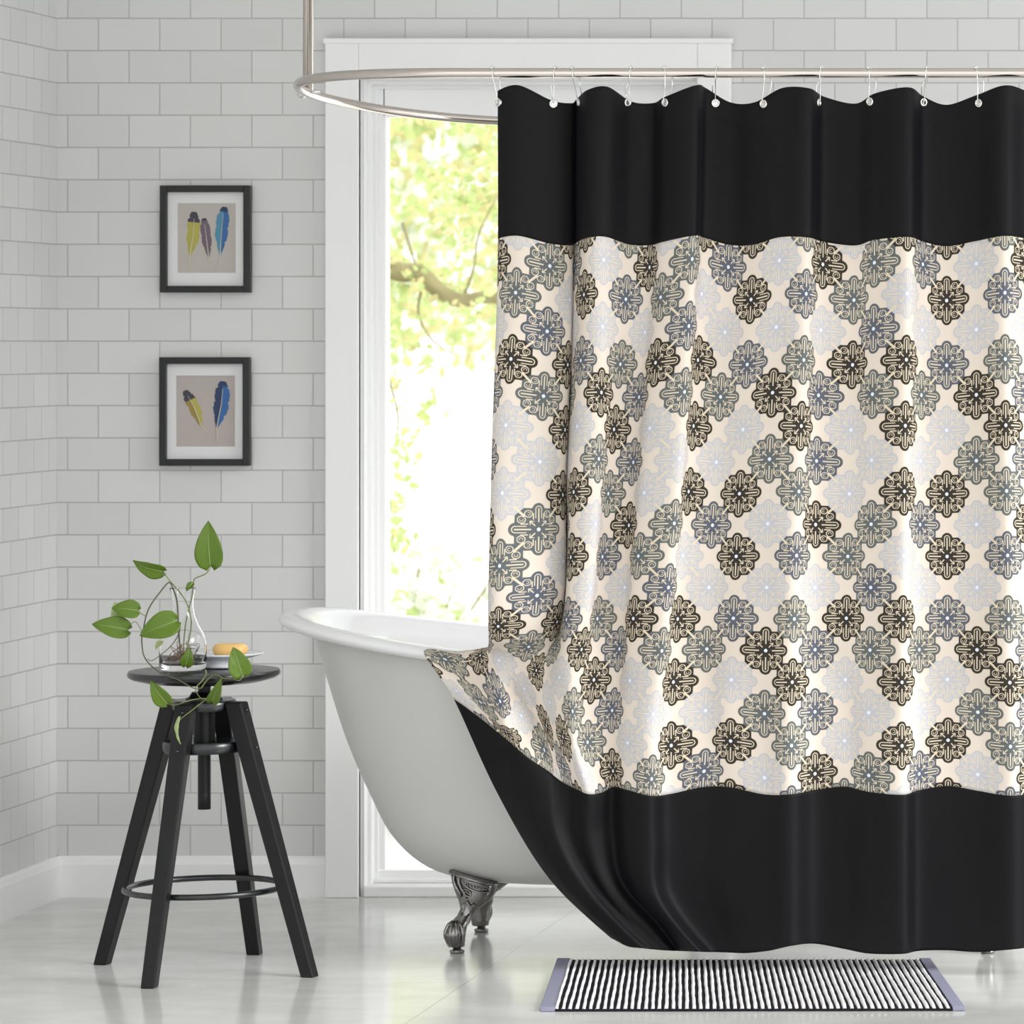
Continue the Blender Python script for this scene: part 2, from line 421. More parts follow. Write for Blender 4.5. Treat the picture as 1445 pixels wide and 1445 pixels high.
bush = thing('garden_shrub', 'low grey-green shrub outside just above the bath rim', 'shrub', (at(570, 860, 4.5).x, 4.5, -.15))
bb = Vector((bush.location.x, 4.5, -.15))
m = MB()
for a in range(7):
    e = bb+Vector((math.cos(a)*.3, math.sin(a)*.15, .62+.05*math.sin(a*3)))
    m.tube([bb, bb+(e-bb)*.5+Vector((0, 0, .08)), e], [.007, .005, .003], 6)
m.build('stem', BARK, bush)
leafcloud('foliage', clusters(130, lambda: bb+Vector((R.gauss(-.05, .24), R.gauss(0, .15), R.uniform(.12, .80)-abs(R.gauss(0, .08)))), 12, .04), .05, [GL3, GL1], bush, (.85, .15))

# ------------------------------------------------------------------ bathtub
tub = thing('bathtub', 'white roll-top clawfoot bathtub standing under the window behind the curtain', 'bathtub', (-1.5, -.69, 0))
YC = -.69
def zrim(x):
    t = max(0, min(1, (-1.85-x)/.5)); return .617+.068*t**1.35
# (t, x_left, x_right, half width)
lv = [(0, -1.84, -.98, .05), (.004, -1.93, -.92, .13), (.03, -2.01, -.88, .19), (.085, -2.075, -.85, .225), (.2, -2.135, -.81, .255), (.36, -2.178, -.775, .275),
      (.55, -2.222, -.745, .29), (.75, -2.258, -.715, .30), (.93, -2.288, -.70, .305), (.97, -2.298, -.695, .308)]
ZB = .130
def ring(xl, xr, w, zf, n=120, p=2.3):
    cx = (xl+xr)/2; a = (xr-xl)/2; out = []
    for j in range(n):
        th = 2*PI*j/n; c = math.cos(th); s = math.sin(th)
        # long straight sides with rounded ends
        x = cx+a*(abs(c)**(2/p))*(1 if c >= 0 else -1); y = YC+w*(abs(s)**(2/2.9))*(1 if s >= 0 else -1)
        out.append(Vector((x, y, zf(x))))
    return out
def loft(rings, capA=False, capB=False):
    n = len(rings[0]); V = [v for r_ in rings for v in r_]; Fc = []
    for i in range(len(rings)-1):
        for j in range(n): Fc.append((i*n+j, i*n+(j+1) % n, (i+1)*n+(j+1) % n, (i+1)*n+j))
    if capA: Fc.append(tuple(range(n))[::-1])
    if capB: Fc.append(tuple(range((len(rings)-1)*n, len(rings)*n)))
    return V, Fc
lvc = cr([Vector(q) for q in [(t, a, w) for t, a, b, w in lv]], 4); lvb = cr([Vector((b, 0, 0)) for t, a, b, w in lv], 4)
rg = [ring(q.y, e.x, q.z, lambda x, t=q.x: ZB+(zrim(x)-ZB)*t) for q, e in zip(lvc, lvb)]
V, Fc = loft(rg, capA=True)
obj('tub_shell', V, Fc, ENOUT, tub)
rl = []
for i in range(13):    # rolled lip
    a = -PI*.62+i/12*PI*1.22; rr = .022
    off = .034+rr*math.cos(a)*1.25 if a > -9 else 0
    off = .030+math.cos(a+PI*.12)*.030; zz = .002+math.sin(a+PI*.12)*.0155-.006
    rl.append(ring(-2.298-off-.004, -.695+off, .308+off, lambda x, zz=zz: zrim(x)+zz)); last = (-2.298-off-.004, -.695+off, .308+off, zz)
rl.insert(0, ring(-2.296, -.697, .307, lambda x: zrim(x)-.024))
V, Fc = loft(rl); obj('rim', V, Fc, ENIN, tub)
il = [ring(last[0], last[1], last[2], lambda x: zrim(x)+last[3]), ring(-2.297, -.702, .302, lambda x: zrim(x)+.002), ring(-2.286, -.712, .292, lambda x: zrim(x)-.012)]
for t, a, b, w in reversed(lv[1:]):
    il.append(ring(a+.022, b-.022, max(.03, w-.022), lambda x, t=t: ZB+.022+(zrim(x)-ZB-.022)*min(t, .965)))
V, Fc = loft(il, capB=True); Fc = [tuple(reversed(f)) for f in Fc]
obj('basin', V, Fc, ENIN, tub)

def claw(x0, y0, sy):
    "sy=-1: faces the room; x0,y0 pad centre"
    m = MB()
    def sec(cx, cy, cz, rx, ry, tiltz=0, n=20, pinch=0):
        out = []
        for j in range(n):
            a = 2*PI*j/n; dx = rx*math.cos(a)*(1-pinch*abs(math.sin(a))); dy = ry*math.sin(a)
            out.append(Vector((x0+cx+dx, y0-sy*0+sy*cy+dy, cz+tiltz*dx)))
        return out
    # ball, ankle, neck and spreading cup, front is +cy in direction sy
    S = [sec(0, 0, .012, .006, .006), sec(-.002, 0, .014, .017, .016), sec(-.003, .004, .026, .020, .021), sec(-.004, .006, .040, .0225, .024), sec(-.001, .003, .054, .0215, .023),
         sec(.006, -.004, .064, .020, .019), sec(.013, -.012, .076, .0155, .015), sec(.019, -.018, .088, .0165, .016, -.1), sec(.023, -.022, .100, .025, .022, -.2),
         sec(.026, -.026, .114, .036, .028, -.25), sec(.027, -.029, .130, .044, .033, -.27), sec(.027, -.032, .147, .048, .036, -.29), sec(.027, -.032, .154, .050, .037, -.30), sec(.027, -.034, .158, .046, .034, -.30)]
    V, Fc = loft(S, True, True)
    m.add(V, Fc)
    ft = m.build('claw_foot', CLAW, tub)
    ft['label'] = 'polished dark nickel claw foot'
    o = Vector((x0, y0, 0))
    # talons wrapped over the ball
    t = MB()
    for a in (-.9, -.3, .3, .9):
        pts = []
        for q in range(6):
            e = q/5; ph = PI*.42-e*PI*.78; r_ = .0235
            pts.append(o+Vector((-.002+math.sin(a)*r_*math.cos(ph)*1.0, sy*(.005+math.cos(a)*r_*math.cos(ph)), .040+.0265*math.sin(ph))))
        t.tube(pts, [.004, .0045, .004, .0035, .0025, .001], 8)
    t.build('talon', CLAW, ft)
    t = MB()   # scrolls and eye ornament on the cup
    def cup(u, z, lift=.0):
        return o+Vector((.027+u, sy*(-.031+math.sqrt(max(0, 1-(u/.05)**2))*.036+lift), z-.29*u))
    ey = []
    for q in range(24):
        a = 2*PI*q/24; ey.append(cup(.014+.024*math.cos(a), .139+.0085*math.sin(a), .001))
    t.tube(ey, .0022, 8, closed=True)
    for q in range(-3, 4): t.ball(cup(.014+q*.006, .139, .0005), .0035*(1-.1*abs(q)), n=8)
    t.tube([cup(u, .152, .002) for u in (-.045, -.03, -.015, 0, .015, .03, .045)], .0032, 8)
    for sgn, u0 in ((1, -.022), (1, -.034)):
        t.tube([cup(u0, .15, .001), cup(u0-.002, .138, .001), cup(u0+.004, .127, .001), cup(u0+.012, .118, 0), cup(u0+.016, .110, -.003)], [.003, .003, .0028, .0022, .0015], 8)
    sc = []
    for q in range(20):
        a = q*.5; r_ = .002+.0005*q; sc.append(cup(-.006+r_*math.cos(a), .121+r_*math.sin(a)*.8, .0005))
    t.tube(sc, .0018, 6)
    t.tube([cup(-.014, .098, .0), cup(-.006, .104, 0), cup(0, .095, -.001), cup(.008, .102, -.002), cup(.014, .094, -.008)], .002, 6)
    t.build('ornament', CLAW, ft)
    t = MB(); t.lathe(o, [(.013, 0), (.015, .003), (.015, .006), (.009, .008), (.008, .015)], 20); t.build('foot_pad', CLAW, ft)
for fx in (-1.968, -.88):
    claw(fx, -.855, -1); claw(fx-(.020 if fx < -1.5 else 0), -.55, 1)

# ------------------------------------------------------------------ shower rail
rail = thing('shower_rail', 'oval brushed nickel shower rail hung from the ceiling above the bathtub', 'curtain rail', (-1.4, -.69, H))
YR = -1.17; YK = -.21; ZR = CAMZ+378*(YR-CAMY)/F; ZK = CAMZ+309*(YK-CAMY)/F
def zrail(y):
    t = max(0, min(1, (y-YR)/(YK-YR))); return ZR+(ZK-ZR)*t**2.2
XC = -1.905; A_ = .413; B_ = (YK-YR)/2; YM = (YK+YR)/2
pts = []
for q in range(12): 
    x = XC+(.95-XC)*(1-q/12); pts.append(Vector((x, YR, zrail(YR))))
for q in range(41):
    a = -PI/2-q/40*PI; pts.append(Vector((XC+A_*math.copysign(abs(math.cos(a))**.92, math.cos(a)), YM+B_*math.sin(a), 0)))
for q in range(1, 13):
    x = XC+(.95-XC)*q/12; pts.append(Vector((x, YK, 0)))
for p in pts: p.z = zrail(p.y)
m = MB(); m.tube(pts, .0098, 16); m.build('rail_tube', CHROME, rail)
ex = Vector((XC-A_, YM, zrail(YM)))
m = MB(); m.tube([ex+Vector((0, 0, .0)), (ex.x, ex.y, H-.01)], .0105, 16); s = m.build('ceiling_support', CHROME, rail)
m = MB(); m.lathe((ex.x, ex.y, H-.012), [(.012, 0), (.03, .004), (.032, .012)], 24); m.build('flange', CHROME, s)
m = MB(); m.tube([ex+Vector((-.010, 0, -.006)), ex+Vector((-.016, 0, .006))], .009, 12); m.ball(ex+Vector((-.013, 0, -.001)), .011)
m.tube([ex+Vector((-.012, -.004, .0)), ex+Vector((.03, -.02, .001))], .0035, 8); m.build('coupling', WIRE, rail)
for yy in (YR, YK):
    m = MB(); m.tube([(.92, yy, zrail(yy)), (.92, yy, H)], .0105, 16); m.build('ceiling_support', CHROME, rail)

# ------------------------------------------------------------------ curtain
KN = np.array([-3.5, -3, -2, -1]+list(range(0, 26)), float)
def hid(e, sh=1.0): return [e+46*sh, e+36*sh, e+14*sh, e]
rows = {
 134: hid(703)+[732,778,806,813,829,857,891,922,939,982,997,1031,1065,1104,1142,1163,1207,1236,1282,1303,1336,1378,1418,1450,1495,1535],
 370: hid(703)+[730,776,805,811,826,852,886,917,935,977,992,1028,1062,1100,1139,1161,1206,1234,1281,1302,1336,1378,1418,1450,1495,1535],
 650: hid(694)+[711,762,795,801,812,845,862,894,913,959,975,1011,1046,1086,1129,1152,1200,1230,1277,1299,1336,1378,1420,1452,1496,1536],
 900: hid(690, .9)+[703,750,779,788,797,824,841,876,892,936,954,998,1034,1081,1120,1150,1194,1228,1274,1297,1337,1379,1424,1455,1497,1537],
}
base = [864,886,922,947,996,1031,1079,1117,1150,1192,1226,1273,1297,1338,1380,1426,1457,1498,1538]   # k7..25
rows[960] = [646,660,678,692,704,738,757,772,790,812,838]+[870,889,929,950,997,1032,1080,1118,1150,1193,1227,1273,1297,1337,1379,1425,1456,1498,1538]
rows[1005] = [600,628,672,706,722,740,762,776,789,808,831]+base
rows[1060] = [618,638,680,712,738,760,774,785,797,812,830]+base
rows[1115] = [640,652,685,718,745,772,787,800,815,830,848]+[866,886,918,945,992,1030,1079,1117,1150,1192,1226,1273,1297,1338,1380,1426,1457,1498,1538]
rows[1180] = [700,705,722,742,760,780,793,804,817,831,848]+[866,886,918,945,990,1028,1079,1117,1150,1192,1226,1273,1297,1338,1380,1426,1457,1498,1538]
rows[1260] = [778,781,790,801,812,824,833,841,850,860,871]+[885,902,928,950,989,1026,1079,1117,1150,1192,1226,1273,1297,1338,1380,1426,1457,1498,1538]
rows[1310] = [832,835,843,851,860,870,879,887,897,907,918]+[930,945,965,982,1010,1040,1082,1117,1150,1192,1226,1273,1297,1338,1380,1426,1457,1498,1538]
rows[1340] = [862,865,873,881,890,899,908,917,926,936,947]+[958,971,988,1005,1028,1053,1086,1118,1150,1192,1226,1273,1297,1338,1380,1426,1457,1498,1538]
ysp = {   # rows of the swept corner, k=-3.5..6
 900: [903]*4+[902,901,900,900,900,900,900],
 960: [919,921,924,929,931,940,945,949,955,957,959],
 1005: [917,930,960,990,980,972,985,991,998,1003,1006],
 1060: [952,960,997,1024,1018,1020,1035,1045,1051,1056,1060],
 1115: [985,993,1018,1045,1068,1086,1098,1106,1113,1118,1120],
 1180: [1115,1122,1138,1152,1162,1170,1175,1178,1180,1181,1182],
 1260: [1243,1245,1250,1254,1257,1259,1260,1260,1260,1260,1260],
 1310: [1297,1299,1303,1306,1308,1310,1311,1312,1312,1313,1313],
}
Dp = [.045,.045,.03,.004]+[-.012,.002,.022,.036,-.026,-.036,.014,.022,-.012,-.036,.016,.022,.004,-.018,-.036,.016,.014,-.006,-.036,.014,.018,-.002,-.034,.004,.018,0]
Dsp = {
 960: [.07,.07,.065,.055,.05,.045,.035,.03,-.02,-.03,.01],
 1005: [.10,.095,.06,.0,.025,.05,.03,.01,-.015,-.03,.01],
 1060: [.085,.075,.035,-.015,.01,.03,.02,.005,-.015,-.025,.0],
 1115: [.07,.06,.03,.0,-.01,-.005,.005,.0,-.01,-.02,.0],
 1180: [.06,.055,.035,.01,-.01,-.015,-.005,.0,-.005,-.012,.0],
 1260: [.045,.04,.02,.0,-.01,-.015,-.012,-.005,.0,-.005,.0],
 1310: [.035,.03,.015,.0,-.01,-.015,-.015,-.01,-.005,0,0],
 1340: [.03,.025,.01,.0,-.01,-.015,-.015,-.01,-.005,0,0],
}
VK = sorted(rows)
hemx = [860,886,935,990,1057,1090,1120,1160,1199,1252,1301,1350,1398,1437,1480,1540]
hemy = [1322,1336,1341,1343,1345,1341,1334,1331,1341,1350,1341,1341,1345,1338,1336,1342]
fK = [(134, 14), (340, 7), (650, 3), (1005, -3), (1115, -7), (1340, -8)]
Dp = np.array(Dp)
wx = [640, 738, 797, 845, 908, 978, 1047, 1123, 1195, 1268, 1332, 1425, 1490, 1560]; wv = [1, -1, 1, -1, 1, -1, 1, -1, 1, -1, 1, -1, 1, -1]
def wave(x):
    i = max(0, min(len(wx)-2, int(np.searchsorted(wx, x))-1)); t = (x-wx[i])/(wx[i+1]-wx[i])
    return wv[i]*math.cos(PI*t)
dn = np.array([wave(x) for x in rows[134]]); dn[:3] = dn[3]
GX = []; GY = []; GD = []
for v in VK:
    xs = np.array(rows[v], float)
    ys = np.full(len(KN), float(v)); d = Dp.copy()*(1 if v < 1000 else .8)
    f = np.interp(v, [a for a, b in fK], [b for a, b in fK]); off = dn*f
    if v >= 900:
        w = np.ones(len(KN)); w[:9] = 0; w[9] = .25; w[10] = .5; off = off*w
    if v in ysp: ys[:11] = ysp[v]
    if v in Dsp: d[:11] = Dsp[v]
    ys = ys+off
    if v == 1340: ys = np.interp(xs, hemx, hemy)
    GX.append(xs); GY.append(ys); GD.append(d)
def slopes(x, y):
    h = np.diff(x)[:, None]; dl = np.diff(y, axis=0)/h; mm = np.zeros_like(y)
    mm[1:-1] = (dl[:-1]*h[1:]+dl[1:]*h[:-1])/(h[1:]+h[:-1]); mm[0] = dl[0]; mm[-1] = dl[-1]
    return mm
def herm(x, y, q):
    y = np.asarray(y, float); y2 = y if y.ndim == 2 else y[:, None]; mm = slopes(x, y2)
    i = np.clip(np.searchsorted(x, q, side='right')-1, 0, len(x)-2); h = (x[i+1]-x[i]); t = (q-x[i])/h
    t = t[:, None]; h = h[:, None]
    r_ = (2*t**3-3*t**2+1)*y2[i]+(t**3-2*t**2+t)*h*mm[i]+(-2*t**3+3*t**2)*y2[i+1]+(t**3-t**2)*h*mm[i+1]
    return r_
SUB = 12
uq = np.concatenate([np.linspace(KN[i], KN[i+1], SUB, endpoint=False) for i in range(len(KN)-1)]+[[KN[-1]]])
SEAM1, SEAM2 = 340, 1116
vq = np.concatenate([np.linspace(134, SEAM1, 50), np.linspace(SEAM1, SEAM2, 170)[1:], np.linspace(SEAM2, 1340, 60)[1:]])
vk = np.array(VK, float)
def grid(tab):
    a = herm(vk, np.array(tab), vq)           # rows at vq x knots
    return herm(KN, a.T, uq).T                # vq x uq
PX, PY, PD = grid(GX), grid(GY), grid(GD)
# fine secondary folds and soft wrinkles
UU, VV = np.meshgrid(uq, vq)
wr = .0016*np.sin(UU*2.1+VV*.011+1.3*np.sin(VV*.013))*np.clip((VV-140)/250, 0, 1)+.0012*np.sin(UU*3.7-VV*.02)*np.exp(-((VV-1000)/120)**2)
cor = np.exp(-((PX-700)/90)**2-((PY-960)/80)**2)
wr += .006*cor*np.sin((PX*.5+PY)*.09)*(VV > 905)
PD = PD+wr
# stitched header
hemline = 1/(1+np.exp((VV-166)/2.0)); PD = PD-.0016*hemline
Dd = (YR-CAMY)+PD
WXg = (PX-2000)*Dd/F; WYg = CAMY+Dd; WZg = CAMZ-(PY-481)*Dd/F
# pattern row coordinate
ra = np.array([275, 372, 465, 557, 650, 740, 829, 917, 1005, 1093, 1180, 1270, 1360], float)
rowc = np.interp(vq, ra, np.arange(-1, 12))
cur = thing('shower_curtain', 'black shower curtain with a wide cream medallion print band, swept over the bathtub rim', 'shower curtain', (-1.0, YR, ZR-.05))
def cloth(name, i0, i1, m_, uvs=False, flip=False):
    nu = len(uq); Vv = []; 
    for i in range(i0, i1+1):
        for j in range(nu): Vv.append((WXg[i, j], WYg[i, j], WZg[i, j]))
    Fc = [(a*nu+b, (a+1)*nu+b, (a+1)*nu+b+1, a*nu+b+1) for a in range(i1-i0) for b in range(nu-1)]
    o = obj(name, Vv, Fc, m_, cur)
    if uvs:
        l = o.data.uv_layers.new(name='UVMap'); li = np.zeros(len(o.data.loops), int); o.data.loops.foreach_get('vertex_index', li)
        a = li//nu+i0; b = li % nu
        uvv = np.stack([uq[b]/100+.0, rowc[a]/100], 1).astype(np.float32).ravel(); l.data.foreach_set('uv', uvv)
    s_ = o.modifiers.new('t', 'SOLIDIFY'); s_.thickness = .0012; s_.offset = 0
    return o
I1 = 49; I2 = 49+169
cloth('top_band', 0, I1, BLACKC)['label'] = 'plain black top band with a stitched header'
cloth('printed_panel', I1, I2, PRINT, True)['label'] = 'cream panel printed with black, slate and pale blue medallions'
cloth('bottom_band', I2, len(vq)-1, BLACKC)['label'] = 'plain black bottom band'

def surf(gx, gy, lo=None, hi=None):
    best = None
    for i in range(0, 30):
        for j in range(len(uq)):
            if uq[j] < -1: continue
            if lo is not None and not (lo <= uq[j] <= hi): continue
            e = (PX[i, j]-gx)**2+(PY[i, j]-gy)**2
            if best is None or e < best[0]: best = (e, i, j)
    _, i, j = best
    i = max(1, i); j = max(1, min(len(uq)-2, j))
    p = lambda a, b: Vector((WXg[a, b], WYg[a, b], WZg[a, b]))
    n = (p(i, j+1)-p(i, j-1)).cross(p(i+1, j)-p(i-1, j)).normalized()
    if n.y > 0: n = -n
    return p(i, j), n
hooks = [(697, 705, 146, -1, 0), (783, 780, 144, 0, 2), (810, 817, 146, 3, 4.1), (890, 885, 145, 5, 7), (940, 940, 145, 7, 9), (1011, 1008, 145, 9.5, 12), (1080, 1078, 145, 11, 14),
         (1158, 1155, 144, 14, 16), (1228, 1227, 144, 15, 18), (1307, 1303, 144, 18, 20), (1380, 1380, 144, 20, 22), (1456, 1452, 145, 22, 24)]
words = ['first', 'second', 'third', 'fourth', 'fifth', 'sixth', 'seventh', 'eighth', 'ninth', 'tenth', 'eleventh', 'twelfth']
for n_, (rx, gx, gy, lo, hi) in enumerate(hooks):
    p, nn = surf(gx, gy, lo, hi)
    m = MB()
    e1 = nn.cross(Vector((0, 0, 1))).normalized(); e2 = nn.cross(e1)
    R1, R2 = .0086, .0046
    cpts = lambda r_, o_: [p+nn*o_+(e1*math.cos(2*PI*q/20)+e2*math.sin(2*PI*q/20))*r_ for q in range(20)]
    m.tube(cpts(.0066, .0012), .0022, 8, closed=True); m.tube(cpts(.0066, -.0012), .0022, 8, closed=True)
    m.add([p+nn*.0008]+cpts(.0055, .0008), [(0, q+1, (q+1) % 20+1) for q in range(20)])
    m.build('grommet', GROM, cur)
    rp_ = Vector(((rx-2000)*(YR-CAMY)/F, YR, ZR))
    if n_ == 11: continue
    hk = thing('curtain_hook', f'{words[n_]} wire curtain hook from the left end of the shower rail' if n_ < 10 else 'wire curtain hook farthest right along the shower rail', 'curtain hook', rp_, 'wire hooks along the shower rail')
    m = MB(); r_ = .0118; sk = .006*(1 if n_ % 2 else -1)
    front = p+nn*.004
    arc = [rp_+Vector((sk*math.sin(a)*.4, -r_*math.cos(a), r_*math.sin(a))) for a in [q*PI/8 for q in range(0, 9)]]
    path = [front+Vector((0, 0, .001)), front+Vector((0, -.002, .012)), rp_.lerp(front, .45)+Vector((0, -.004, 0)), rp_+Vector((0, -r_, -.010))]+arc
    back = [rp_+Vector((.003-sk, r_, -.012)), rp_+Vector((-sk*1.6, r_*.9, -.026)), rp_.lerp(p, .75)+Vector((-sk*1.0, .010, 0)), p-nn*.004+Vector((0, 0, .002))]
    m.tube(cr(path+back, 4), .0011, 8); m.build('wire', WIRE, hk)
    m = MB()
    for a in (55, 90, 125): m.ball(rp_+Vector((.001*(a-90)/20+sk*.4, -r_*math.cos(math.radians(a))*1.05, r_*1.05*math.sin(math.radians(a)))), .0028, n=10)
    m.build('bead', WIRE, hk)

# ------------------------------------------------------------------ stool
SX, SY = -2.417, -1.09
st = thing('bar_stool', 'black wooden screw-top stool with round seat beside the bathtub', 'stool', (SX, SY, 0))
c0 = Vector((SX, SY, 0))
m = MB(); ZT = .600
m.lathe((SX, SY, 0), [(.02, ZT-.030), (.06, ZT-.029), (.11, ZT-.024), (.138, ZT-.017), (.146, ZT-.012), (.1475, ZT-.006), (.145, ZT-.001), (.138, ZT), (.06, ZT-.001), (.004, ZT-.001)], 72)
sharp(m.build('seat', BLACKM, st), 50)
m = MB(); prof = [(.0125, .322), (.0125, .355)]
z = .357
while z < .568: prof += [(.0115, z), (.0135, z+.002)]; z += .0042
prof += [(.0125, .570), (.0125, .5725)]
m.lathe((SX, SY, 0), prof, 20); m.build('screw', BLACKW, st)
m = MB(); m.lathe((SX, SY, 0), [(.02, .520), (.060, .520), (.0625, .524), (.0625, .536), (.060, .540), (.013, .540)], 48); sharp(m.build('upper_disc', BLACKM, st), 45)
m = MB(); m.lathe((SX, SY, 0), [(.013, .540), (.036, .540), (.036, .544), (.03, .546), (.024, .556), (.013, .556)], 32); sharp(m.build('bearing', BLACKM, st), 45)
m = MB(); m.lathe((SX, SY, 0), [(.016, .437), (.078, .437), (.0805, .441), (.0805, .455), (.078, .459), (.016, .459)], 48); sharp(m.build('lower_disc', BLACKM, st), 45)
m = MB(); m.lathe((SX, SY, 0), [(.022, .459), (.022, .520)], 6, cap=False); m.build('core', BLACKW, st)
m = MB(); m.tube([c0+Vector((.152*math.cos(a), .152*math.sin(a), .166)) for a in [2*PI*q/64 for q in range(64)]], .0062, 10, closed=True); m.build('footrest', BLACKM, st)
for q in range(4):
    az = math.radians((-19, -101, 160, 80)[q]); u = Vector((math.cos(az), math.sin(az), 0)); w = Vector((-u.y, u.x, 0))
    ca = az+math.radians(8); cu = Vector((math.cos(ca), math.sin(ca), 0)); cw = Vector((-cu.y, cu.x, 0)); b0, b1 = .0135, .0172
    A0 = c0+u*(.245, .222)[q % 2]; ta = az; A1 = c0+Vector((math.cos(ta), math.sin(ta), 0))*.074+Vector((0, 0, .538))
    V = [e+cu*(i*h_)+cw*(j*h_) for e, h_ in ((A0, b0), (A1, b1)) for i, j in ((-1, -1), (1, -1), (1, 1), (-1, 1))]
    lg = obj('leg', V, [(0, 3, 2, 1), (4, 5, 6, 7), (0, 1, 5, 4), (1, 2, 6, 5), (2, 3, 7, 6), (3, 0, 4, 7)], BLACKW, st, False)
    b = lg.modifiers.new('b', 'BEVEL'); b.width = .0025; b.segments = 2
    for zz in (.522, .448):
        t = zz/.538; pc = A0.lerp(A1, t)+cu*(b0+(b1-b0)*t)
        m = MB(); m.ball(pc, .0042, n=10); m.build('bolt', BLACKM, lg)

# ------------------------------------------------------------------ carafe, dish, soap
vx = at(258, 935, -1.115).x; vy = -1.115; vz = ZT
vase = thing('glass_vase', 'clear glass carafe vase holding cut vines on the stool', 'vase', (vx, vy, vz))
prof_o = [(.030, 0), (.040, .001), (.044, .005), (.0455, .012), (.046, .040), (.045, .058), (.041, .072), (.031, .090), (.0235, .108), (.0205, .125), (.0205, .140), (.0225, .152), (.0255, .1625), (.0254, .1637), (.0249, .1641)]
prof_i = [(.0243, .1637), (.0240, .1625), (.021, .152), (.0192, .140), (.0192, .125), (.0222, .108), (.0298, .090), (.0396, .072), (.0436, .058), (.0445, .040), (.043, .018), (.035, .012), (.002, .011)]
m = MB(); m.lathe((vx, vy, vz+.0005), prof_o+prof_i, 48); m.build('vessel', GLASS, vase)
dx_, dy_ = at(317, 930, -1.03).x, -1.03
m = MB(); m.lathe((dx_, dy_, ZT+.0005), [(.044, 0), (.048, .002), (.045, .007), (.040, .014), (.042, .0175), (.058, .020), (.072, .024), (.0765, .0275), (.0755, .029), (.068, .027), (.05, .0235), (.004, .0235)], 56)
tag(m.build('soap_dish', CERAM, origin=(dx_, dy_, ZT)), 'white footed ceramic dish under the soap bar on the stool', 'soap dish')
sx_ = at(322, 915, -1.045).x
V = []; ns = 40; lays = [(.0, .80), (.003, .93), (.008, 1.0), (.014, 1.0), (.019, .94), (.022, .82), (.0235, .6), (.024, .25)]
for zz, s in lays:
    for j in range(ns):
        a = 2*PI*j/ns; c, s_ = math.cos(a), math.sin(a)
        V.append((sx_+.0345*s*math.copysign(abs(c)**.7, c), -1.03+.023*s*math.copysign(abs(s_)**.8, s_), ZT+.0242+zz))
Fc = [(i*ns+j, i*ns+(j+1) % ns, (i+1)*ns+(j+1) % ns, (i+1)*ns+j) for i in range(len(lays)-1) for j in range(ns)]+[tuple(range(ns))[::-1], tuple(range((len(lays)-1)*ns, len(lays)*ns))]
tag(rooted(obj('soap_bar', V, Fc, SOAP), (sx_, -1.03, ZT+.0242)), 'amber bar of soap lying on the white dish', 'soap')

# ------------------------------------------------------------------ pothos vine
vine = thing('pothos_vine', 'green trailing pothos cuttings growing out of the glass vase', 'plant', (vx, vy, vz+.012))
def vy_(p): return at(p[0], p[1], p[2])
def stem(pl, r=.0013, m_=STEM):
    q = cr([vy_(p) for p in pl], 6); m = MB(); m.tube(q, [r*(1.15-.4*i/len(q)) for i in range(len(q))], 7); return m.build('stem', m_, vine)
N0 = -1.115
stem([(255, 926, N0), (252, 890, N0), (250, 850, N0-.005), (244, 830, N0-.018), (238, 822, N0-.024), (224, 838, N0-.04), (212, 855, N0-.05), (206, 870, N0-.055), (202, 890, N0-.06), (200, 903, N0-.07), (203, 925, N0-.09), (214, 940, N0-.11), (230, 951, N0-.135),
      (249, 958, N0-.148), (263, 966, N0-.15), (276, 972, N0-.148), (284, 971, N0-.14)], .0014, STEMB)
stem([(262, 925, N0), (270, 880, N0), (263, 850, N0), (247, 828, N0-.012), (240, 820, N0-.022), (234, 812, N0-.022), (230, 805, N0-.02)])
stem([(258, 925, N0), (262, 880, N0), (270, 845, N0), (273, 822, N0-.004), (276, 816, N0-.006), (288, 811, N0-.01), (294, 806, N0-.012), (297, 798, N0-.012)])
stem([(206, 870, N0-.055), (200, 866, N0-.06), (195, 860, N0-.06)], .001)
stem([(200, 890, N0-.06), (192, 878, N0-.06), (186, 880, N0-.06), (182, 888, N0-.06)], .0007)
stem([(250, 877, N0-.075), (254, 884, N0-.07), (252, 895, N0-.065), (244, 908, N0-.06), (232, 920, N0-.07), (215, 932, N0-.10), (208, 930, N0-.1)], .001, STEMB)
stem([(284, 971, N0-.14), (292, 960, N0-.13), (303, 952, N0-.14), (316, 957, N0-.145), (330, 958, N0-.14)], .001)
stem([(290, 945, N0-.13), (291, 952, N0-.135), (284, 962, N0-.145), (276, 972, N0-.148), (283, 985, N0-.12), (292, 986, N0-.10)], .001)
stem([(296, 986, N0-.10), (280, 986, N0-.12), (262, 990, N0-.14), (248, 995, N0-.14), (236, 993, N0-.14)], .0009)
stem([(292, 986, N0-.10), (284, 992, N0-.13), (270, 1003, N0-.155), (258, 1012, N0-.165), (253, 1016, N0-.17)], .0008)
stem([(343, 957, N0-.14), (341, 952, N0-.14), (352, 949, N0-.135), (358, 944, N0-.11)], .0009)
stem([(330, 958, N0-.14), (338, 960, N0-.145), (345, 951, N0-.14)], .0009)
m = MB()
for q in range(34):
    a = R.uniform(0, 2*PI); r_ = R.uniform(.008, .035); z0 = vz+R.uniform(.016, .022)
    p0 = Vector((vx+.012*math.cos(a*2), vy+.01*math.sin(a*2), vz+R.uniform(.022, .06)))
    p1 = Vector((vx+r_*math.cos(a), vy+r_*math.sin(a), vz+R.uniform(.018, .05))); p2 = Vector((vx+r_*math.cos(a+1.2), vy+r_*math.sin(a+1.2), z0+.002))
    m.tube(cr([p0, p1, p2, p2+Vector((R.uniform(-.008, .008), R.uniform(-.008, .008), 0))*.5], 5), .0007, 5)
